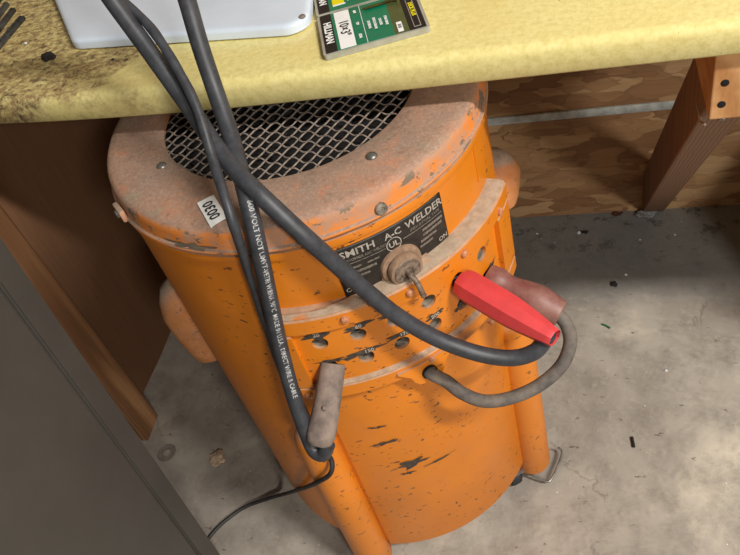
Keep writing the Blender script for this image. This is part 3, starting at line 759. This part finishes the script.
# screw packs
P0 = on_plane(323, 54, 2, Z0+.008); P1 = on_plane(430, 24, 2, Z0+.008); P2_ = on_plane(314, 15, 2, Z0+.008)
u_ = Vector((P1.x-P0.x, P1.y-P0.y, 0)); pw = u_.length; u_.normalize(); v_ = Vector((-u_.y, u_.x, 0))
pd = (Vector((P2_.x-P0.x, P2_.y-P0.y, 0))).dot(v_)
def pack(off, lab, second):
    t = thing('screw_package', lab, 'screw package', (P0.x, P0.y, Z0))
    org = Vector((P0.x, P0.y, Z0))+v_*off
    def f(p): return org+u_*p.x+v_*p.y+Vector((0, 0, p.z))
    D = pd-.002
    mesh('blister', *prism(rrect(pw, D, .003, 3, pw/2, D/2), .0003, .0056, f), CLEAR, t, False)
    def panel(name, x0, x1, y0, y1, z, mat, par=t):
        return mesh(name, *prism([(x0, y0), (x1, y0), (x1, y1), (x0, y1)], .0045, z-.002, f), mat, par, False)
    a, b = .0025, D-.0015
    def txt(par, s, size, x, y, mat, rot=-90, z=.0090, bold=.0002, sx=1.0):
        tv, tf = text_mesh(s, size, bold, 'CENTER', sx); tv = rot2(tv, rot, x, y)
        mesh('lettering', [f(Vector((v[0], v[1], z-.002))) for v in tv], tf, mat, par, False)
    bs = panel('black_strip', .003, .014, a, b, .0084, INK); txt(bs, 'HILLMAN', .0100, .0085, D/2-.001, WHITE, bold=.0004)
    card = panel('card', .014, pw*.68, a, b, .0080, GREEN)
    if not second:
        wl = panel('size_label', .017, .032, a+.0005, b-.001, .0083, WHITE); txt(wl, '10×3"', .0135, .0245, D/2, INK, bold=.00012, sx=.95)
        for k in range(3):
            y0 = a+.001+k*(b-a)/3; fr_ = panel('icon_box', .0335, .0415, y0+.0008, y0+(b-a)/3-.0008, .0083, GREEN)
            txt(fr_, ('STAR', 'T25', '#10')[k], .0034, .0375, y0+(b-a)/6, WHITE, bold=.0003)
        mesh('divider', *prism([(.0425, a), (.043, a), (.043, b), (.0425, b)], .0045, .0064, f), WHITE, t, False)
        for k, (x, s) in enumerate(((.048, 'EXTERIOR'), (.0535, 'DECK SCREWS'), (.059, 'COATED'), (.0645, 'STAR DRIVE'))):
            txt(card, s, .0034, x, b*.42, WHITE, bold=.0002)
    else:
        ys = panel('yellow_sticker', .018, .030, a+.010, a+.022, .0084, YELLOW)
        wb = panel('white_strip', .018, .031, a+.0075, a+.0095, .0084, WHITE)
        txt(card, 'EXTERIOR', .005, .045, a+.012, WHITE, rot=0)
    wn = panel('window', pw*.68, pw*.82, a, b, .0078, OLIVE)
    if not second: 
        ws = panel('price_sticker', pw*.715, pw*.765, a+.003, a+.021, .0084, WHITE); txt(ws, '2112', .0036, pw*.74, a+.012, INK, z=.0088)
    bb = panel('brand_panel', pw*.82, pw-.003, a, b, .0084, INK)
    eb = panel('emblem', pw*.862, pw*.928, a+.003, b-.003, .0086, CLEAR); ye = panel('emblem_field', pw*.869, pw*.921, a+.004, b-.004, .0088, INK); txt(ye, 'DECK PLUS', .0054, pw*.895, D/2, YELLOW, bold=.0003, z=.0093)
    # the screw seen through the blister
    sx0, sx1, sy = .045, pw*.79, D*.83
    P = [f(Vector((sx0+(sx1-sx0)*s, sy+.001*s, .0075))) for s in (0, .06, .12, .9, .96, 1.0)]
    mesh('screw', *tube(P, [.0002, .0008, .0014, .0014, .0026, .0030], 10), SCREWM, t)
pack(0, 'green and black screw package with white 10×3" size label, nearest the worktop edge', False)
pack(pd, 'green screw package with yellow sticker behind the 10×3" one', True)

# steel bars, top left
bars = [((-6, 51), (22.5, 17.5), .0082, 0), ((-8, 38), (13.5, 9.5), .0070, 0), ((-6, 22), (7, 4), .0062, 0), ((-8, 10), (1, -3), .006, 0)]
labs = ['dark flat steel bar lying nearest the worktop edge at top left', 'second dark steel bar of the bundle at top left', 'dark steel bar resting on the bundle at top left', 'farthest dark steel bar of the bundle at top left']
for (a, b, w, dz), lb_ in zip(bars, labs):
    p, q = on_plane(a[0], a[1], 2, Z0+.003), on_plane(b[0], b[1], 2, Z0+.003); d = (q-p); ln = d.length; d.normalize(); p2 = q-d*(ln+.06)
    Mx = Matrix((d, Vector((-d.y, d.x, 0)), Vector((0, 0, 1)))).transposed()
    mb = MB().add(*box((p2+q)/2+Vector((0, 0, dz+.0002)), ((q-p2).length, w, .005), Mx, .0008)).add(*box((p2+q)/2+Vector((0, 0, dz+.0032)), ((q-p2).length*.97, w*.35, .0016), Mx, .0004))
    o = mb.build('steel_bar', BAR, None, False); tag(o, lb_, 'steel bar', 'steel bars on the worktop')
def rock(name, c, sx, sy, sz, seed, mat, lab, cat, group=None, sub=2, rough=.5):
    bm = bmesh.new(); bmesh.ops.create_icosphere(bm, subdivisions=sub, radius=1)
    for v in bm.verts:
        n_ = 1+rough*noise.noise(v.co*1.7+Vector((seed, 0, 0)))+rough*.4*noise.noise(v.co*4+Vector((0, seed, 0)))
        v.co = Vector((v.co.x*sx*n_, v.co.y*sy*n_, max(-.6, v.co.z)*sz*n_))
    zmin = min(v.co.z for v in bm.verts); V = [Vector((c[0], c[1], c[2]))+v.co-Vector((0, 0, zmin)) for v in bm.verts]; F = [tuple(v.index for v in f.verts) for f in bm.faces]
    bm.free(); o = mesh(name, V, F, mat, None, False); tag(o, lab, cat, group); return o
p = on_plane(49, 59, 2, Z0); rock('slag_lump', p, .0095, .0055, .004, 3, LUMPM, 'black jagged lump of slag on the worktop left of the tray', 'slag', sub=3)
for i, (x, y, s, w) in enumerate(((70, 34, .0022, 'white crumb on the worktop just left of the tray corner'), (26, 44, .002, 'white crumb among the grime beside the steel bars'), (113, 60, .0018, 'brown crumb on the worktop below the tray'), (341, 90, .0018, 'dark crumb at the worktop lip left of the grille'))):
    rock('crumb', on_plane(x, y, 2, Z0), s, s*.7, s*.6, 20+i, GLASSY if i < 2 else LUMPM, w, 'crumb') if i < 3 else None

sb = thing('shadow_caster', 'added brown cardboard box out of view under the worktop, shading the right floor', 'box', (.835, .31, 0))  # unseen box, added to cast shade on the floor at right
mesh('carton', *box((.835, .315, .15), (.36, .38, .30), None, .002), simple('cardboard', (150, 116, 78), .9), sb, False)
mesh('flap', *box((.835, .315, .3022), (.355, .375, .003), None, .001), simple('cardboard_flap', (160, 124, 84), .9), sb, False)
# ------------------------------------------------------------------ on the floor
p = on_plane(167, 453, 2, 0)
V, F = lathe([(.007, .0002), (.017, .0002), (.0175, .0012), (.0165, .0022), (.0150, .0016), (.0085, .0016), (.0075, .0024), (.007, .0018)], p, (0, 0, 1), 36); V = V; F = F[:-2]+[(7*36+k, 7*36+(k+1) % 36, (k+1) % 36, k) for k in range(36)]
o = mesh('washer', V, F, simple('dirty_washer', (126, 115, 104), .9)); tag(o, 'dirty round washer on the floor at the foot of the pine post', 'washer')
rock('paper_scrap', on_plane(218, 459, 2, 0), .013, .014, .004, 8, PAPER, 'crumpled tan paper scrap on the floor left of the welder', 'paper scrap', sub=3, rough=.6)
rock('concrete_chunk', on_plane(646, 215, 2, 0), .017, .010, .006, 5, STONE, 'pale grey concrete crumb at the foot of the diagonal brace', 'concrete chunk', sub=3)
rock('dry_leaf', on_plane(617, 214, 2, 0), .009, .006, .0015, 9, simple('rust_leaf', (86, 56, 42), .9), 'small rusty brown leaf fragment on the floor against the wall', 'leaf', sub=3, rough=1)
for i, (x, y, s, lab) in enumerate(((579, 233, .0038, 'bright pale chip on the dark floor near the wall, largest of the chips'), (626, 275, .0028, 'pale chip on the dark floor below the diagonal brace'), (640, 240, .0022, 'tiny pale chip on the dark floor at the brace foot'), (537, 234, .0022, 'tiny pale chip on the dark floor close to the welder'), (666, 371, .0028, 'pale chip on the bright floor at right'), (675, 235, .002, 'tiny pale chip on the dark floor right of the brace'))):
    rock('pale_chip', on_plane(x, y, 2, 0), s, s*.8, s*.6, 40+i, GLASSY, lab, 'chip')
p, q = on_plane(602, 324, 2, .0022), on_plane(610, 328, 2, .0022)
o = mesh('wire_bit', *tube([p, (p+q)/2+Vector((0, .001, .0)), q], .0016, 8), simple('green_insulation', (30, 110, 60), .5)); tag(o, 'tiny piece of green wire on the floor right of the plugs', 'wire')
p, q = on_plane(632, 437, 2, .003), on_plane(634, 447, 2, .003)
o = mesh('nail', *tube([p, q], .0022, 8), LUMPM); tag(o, 'short black nail lying on the bright floor at right', 'nail')
for i, (x, y, w, h, lab) in enumerate(((562, 225, .03, .016, 'dark dirt clod by the wall right of the welder'), (585, 233, .012, .006, 'dark dirt crumb beside the bright pale chip'), (610, 240, .02, .006, 'dark dirt crumb on the floor left of the brace foot'), (551, 256, .010, .008, 'dark dirt crumb beside the maroon plug'), (614, 285, .010, .010, 'dark dirt crumb in the shade below the bright chip'))):
    if i in (1, 4): rock('dirt_clod', on_plane(x, y, 2, 0), w/2, h/2, .003, 70+i, simple('dirt', (46, 42, 40), .95), lab, 'dirt', sub=3, rough=.9)

# ------------------------------------------------------------------ lights
def area(name, loc, aim, sx, sy, power, col, spread=180):
    l = bpy.data.lights.new(name, 'AREA'); l.shape = 'RECTANGLE'; l.size = sx; l.size_y = sy; l.energy = power; l.color = col; l.spread = R_(spread)
    o = bpy.data.objects.new(name, l); COL.objects.link(o); o.location = loc
    o.rotation_euler = (Vector(aim)-Vector(loc)).to_track_quat('-Z', 'Y').to_euler(); return o
# ceiling tube almost overhead, in front of the bench and to the right
edge = Vector((.3, -.08, .73)); dirk = Vector((.85, -.53, 1.0))
K = edge+dirk*1.9
k1 = area('ceiling_tube_lamp', K, (0, 0, .4), 1.1, .13, 104, (1, .965, .90)); k1.rotation_euler = (R_(30), 0, 0)
# a second tube farther back and right, lower in the sky
K2 = Vector((.4, 0, .4))+Vector((.55, -1, .75))*2.1
area('far_tube_lamp', K2, (.3, .2, .3), .34, .16, 34, (1, .95, .88))
w = bpy.data.worlds.new('world'); S.world = w; w.use_nodes = True
w.node_tree.nodes['Background'].inputs[0].default_value = (1, .95, .90, 1); w.node_tree.nodes['Background'].inputs[1].default_value = .13
S.view_settings.view_transform = 'Standard'; S.view_settings.look = 'None'; S.view_settings.gamma = 1; S.view_settings.use_curve_mapping = False
S.view_settings.exposure = 0
